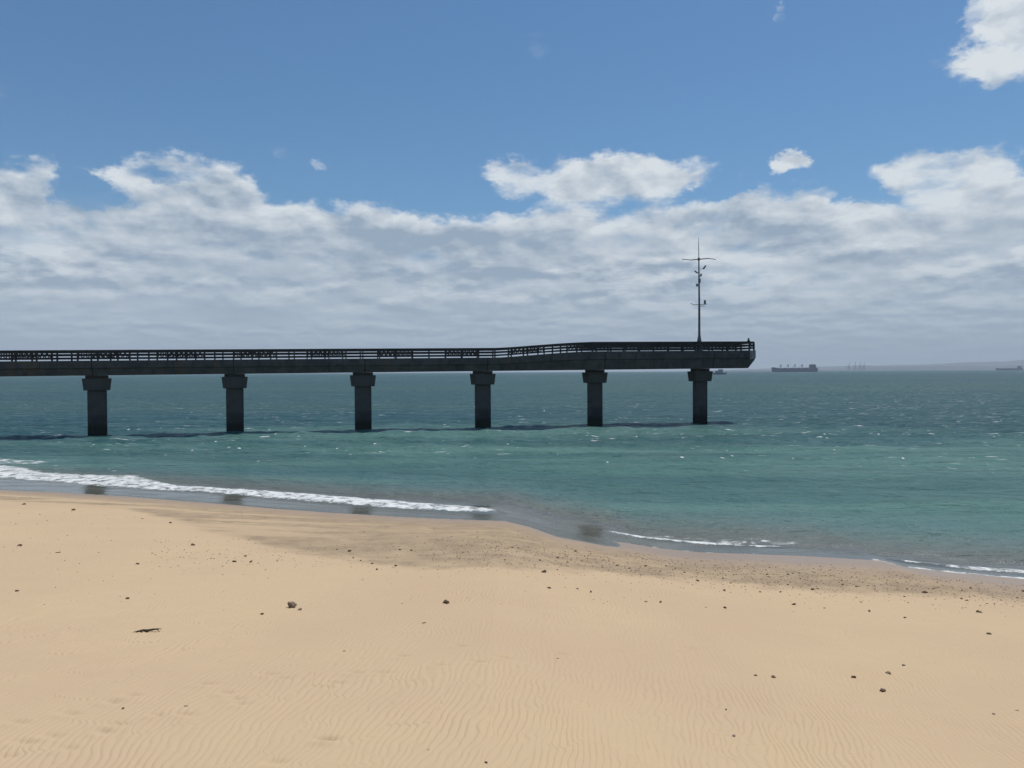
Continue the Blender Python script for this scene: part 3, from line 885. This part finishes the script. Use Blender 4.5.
# driftwood
mb = MB()
pts = [(-1.0, -.12, .06, .07), (-.7, -.06, .10, .12), (-.3, .03, .20, .14), (.05, .02, .16, .15), (.35, .06, .22, .12), (.7, .08, .26, .08), (1.0, .12, .22, .03)]
for p, q_ in zip(pts, pts[1:]): mb.tube((p[0], p[1], p[2] * .7), (q_[0], q_[1], q_[2] * .7), p[3] * .62, q_[3] * .62, 9)
mb.tube((.0, .0, .16), (.15, -.12, .03), .06, .03, 7); mb.tube((.6, .08, .2), (.9, -.05, .02), .04, .02, 6); mb.tube((-.45, 0, .15), (-.40, -.1, 0.01), .05, .03, 6)
dw = mb.build('driftwood', m_weed, None, smooth=True)
x, y, z = ground(147, 631); s = 13.5 * y / FPX; dw.location = (x, y, z); dw.scale = (s, s, s); dw.rotation_euler = (0, 0, .12)
tag(dw, 'thin dark crooked driftwood stick lying alone on the smooth sand', 'driftwood')
place('stone', stone_mesh(35, m_st2, 4, .95, .45, 1.1), 292.5, 607, 9.5, 'large brown stone with undercut base, biggest stone on the dry sand', 'stone', 'larger stones on the dry sand', .3)
place('stone', palest[1], 299.5, 609.5, 5, 'small pale stone touching the right side of the largest brown stone', 'stone', 'larger stones on the dry sand', 1.0)
place('stone', stone_mesh(33, m_st, 4, .6, .45), 446.5, 603, 7.5, 'dark chipped stone standing alone near the middle of the sand', 'stone', 'larger stones on the dry sand', 2.0)
singles = [
    (773, 677.5, 6.5, 0, 'dark rounded stone on rippled sand, left of the three dark stones at lower right'),
    (853.5, 678, 5.5, 0, 'dark small stone on rippled sand, middle of the three dark stones at lower right'),
    (882.5, 691.5, 7.5, 0, 'dark oval stone tilted on rippled sand, lowest of the three dark stones'),
    (888, 673.5, 7.0, 1, 'pale flat stone above the dark oval stone at lower right'),
    (904, 665.5, 4.5, 1, 'small pale stone farther up from the flat pale one at lower right'),
    (755.5, 676, 3.5, 0, 'tiny dark pebble just left of the rounded dark stone'),
    (1017, 710.5, 8.0, 2, 'thin dark seaweed piece close to the right edge on rippled sand'),
    (994, 714, 4.0, 1, 'pale brown pebble just left of the seaweed at the right edge'),
    (989, 633.5, 5.0, 0, 'small dark stone on smooth sand near the right edge, below the tide line'),
    (979, 611.5, 6.0, 0, 'dark pointed stone just below the tide line at right'),
    (925, 593, 6.0, 0, 'dark stone on the edge of the tide line at right'),
    (869.5, 611.5, 4.2, 0, 'small dark stone on smooth sand, right of the seaweed tangle'),
    (794, 605, 8.5, 2, 'dark seaweed tangle on pale sand below the tide line at right'),
    (793, 611.5, 3.5, 2, 'short upright seaweed scrap just under the seaweed tangle'),
    (824.5, 608.5, 4.6, 2, 'thin flat seaweed scrap between tangle and small dark stone'),
    (905, 617.5, 3.2, 0, 'tiny dark stone alone on smooth sand, right of centre right'),
    (724.5, 591.5, 4.5, 0, 'small dark stone under the tide line, upper one of a close pair'),
    (725, 608, 4.5, 0, 'small dark stone, lower one of the close pair right of centre'),
    (706, 607, 5.0, 2, 'brown seaweed scrap left of the lower small dark stone'),
    (660.5, 602.5, 3.6, 0, 'tiny dark stone right of centre, alone on smooth sand'),
    (646, 602, 3.2, 1, 'pale brown pebble left of the tiny dark stone'),
    (591, 592, 3.6, 0, 'tiny dark stone below the tide line near the centre'),
    (577, 588.5, 4.0, 1, 'brown pebble just left of a tiny dark stone near the centre'),
    (549, 587.5, 4.5, 0, 'dark narrow stone below the tide line at the centre'),
    (543.5, 572.5, 6.5, 0, 'dark tilted stone at the lower edge of the tide line, centre'),
    (395.5, 566, 4.5, 0, 'dark stone at the lower edge of the tide line, left of centre'),
    (377, 570, 4.0, 0, 'small dark stone lower left of another at the damp edge'),
    (349.5, 551, 4.5, 0, 'dark stone sitting in the middle of the damp belt'),
    (557.5, 659.5, 6.5, 2, 'dark seaweed scrap on rippled sand beside a shallow footprint'),
    (344.5, 652, 5.0, 2, 'thin brown seaweed scrap between footprints, left of centre'),
    (424, 624.5, 7.5, 2, 'thin brown stick-like seaweed below the chipped stone'),
    (262, 614, 4.0, 0, 'small brown stone left of the largest brown stone'),
    (127.5, 598.5, 4.5, 0, 'small dark stone above the driftwood stick'),
    (137.5, 564, 4.2, 0, 'small dark stone midway between driftwood and wet sand at left'),
    (17, 591, 5.5, 0, 'dark flat stone near the left edge of the sand'),
    (20, 545, 5.0, 0, 'dark stone near the left edge, closer to the surf'),
    (58, 552, 10.0, 2, 'long brown seaweed strip on pale sand at left'),
    (73.5, 510, 4.6, 0, 'dark stone by the wet sand edge at left'),
    (143, 518, 6.5, 2, 'brown seaweed scrap on pale sand under the surf at left'),
    (170.5, 522.5, 4.0, 0, 'small dark stone right of a seaweed scrap at left'),
    (192.5, 545, 5.5, 0, 'dark stone at the left end of the darker belt'),
    (234.5, 562.5, 4.6, 0, 'dark stone beneath the darker belt, left one of two'),
    (251, 563, 4.0, 0, 'dark stone beneath the darker belt, right one of two'),
    (123, 708, 4.0, 0, 'tiny dark pebble between footprints at lower left'),
    (186, 706.5, 9.0, 2, 'straight thin twig among footprints at lower left'),
    (428.5, 750, 4.2, 2, 'short dark twig scrap near the bottom centre'),
    (458, 741, 3.4, 0, 'tiny pebble right of the short twig near the bottom'),
    (486, 762.5, 4.0, 0, 'tiny brown pebble at the bottom edge, centre'),
    (726, 709.5, 3.0, 0, 'tiny dark pebble on strong ripples at lower right'),
    (733.5, 735.5, 4.5, 1, 'pale brown pebble low on rippled sand, right of centre'),
    (24, 505-0.5, 4.0, 0, 'small dark stone on wet sand near the left edge'),
]
for k, (x, y, w, kind, lab) in enumerate(singles):
    me = (stones[k % 5], palest[k % 3], weeds[k % 5])[kind]
    if 'twig' in lab or 'strip' in lab: me = weed_mesh(200 + k, n=1)
    place('seaweed' if kind == 2 else 'stone', me, x, y, w, lab, ('seaweed' if kind == 2 else 'stone'),
          {0: 'scattered stones on the sand', 1: 'scattered stones on the sand', 2: 'seaweed scraps on the sand'}[kind], rot=None if kind != 2 else random.uniform(-.25, .25), hs=1.0)
# tide-line pebbles: individual ones, then the countless grit
rnd = random.Random(11)
cnt = 0
tl = [(330, 556), (420, 556), (500, 553), (560, 556), (620, 563), (700, 572), (800, 579), (900, 584), (1024, 592)]
def tly(x): return float(np.interp(x, [p[0] for p in tl], [p[1] for p in tl]))
while cnt < 150:
    x = rnd.uniform(180, 1030) if rnd.random() < .35 else rnd.uniform(480, 1030)
    y = tly(x) + rnd.gauss(0, 7.5 if x > 330 else 9)
    sy = np.interp(x, [p[0] for p in shore_px], [p[1] for p in shore_px])
    if y < sy + 16 or y > tly(x) + 22: continue
    me = rnd.choice(stones + [palest[0]])
    w = min(4.5, rnd.lognormvariate(.65, .35))
    place('pebble', me, x, y, w, 'small brown pebble strewn along the damp tide line', 'pebble', 'pebbles along the tide line', rot=rnd.uniform(0, 6.28))
    cnt += 1
# grit: one mesh of tiny bits
bm = bmesh.new()
for k in range(5200):
    if rnd.random() < .80:
        x = rnd.uniform(150, 1060) if rnd.random() < .3 else rnd.uniform(430, 1060)
        y = tly(x) + rnd.gauss(0, 9)
    else:
        x = rnd.uniform(-30, 1060); y = rnd.uniform(510, 610)
        if rnd.random() < .45: continue
    sy = float(np.interp(x, [p[0] for p in shore_px], [p[1] for p in shore_px]))
    if y < sy + 10: continue
    X_, Y_, Z_ = ground(x, y)
    s = rnd.uniform(.30, 1.0) * Y_ / FPX
    a = rnd.uniform(0, 6.28); ca, sa = math.cos(a), math.sin(a)
    vs = []
    for (ux, uy, uz) in ((-1, -.6, 0), (1, -.7, 0), (.8, .7, 0), (-.7, .6, 0), (-.4, -.2, .8), (.5, .1, .7)):
        ux *= rnd.uniform(.6, 1.2); uy *= rnd.uniform(.6, 1.2)
        vs.append(bm.verts.new((X_ + (ux * ca - uy * sa) * s, Y_ + (ux * sa + uy * ca) * s, Z_ - .004 + uz * s * .8)))
    for f in ((0, 1, 5, 4), (1, 2, 5), (2, 3, 4, 5), (3, 0, 4)):
        bm.faces.new([vs[i] for i in f])
me = bpy.data.meshes.new('grit'); bm.to_mesh(me); bm.free(); me.materials.append(m_st)
o = bpy.data.objects.new('grit', me); COL.objects.link(o); tag(o, 'fine dark shell grit and weed crumbs strewn over the damp belt', 'grit', kind='stuff')
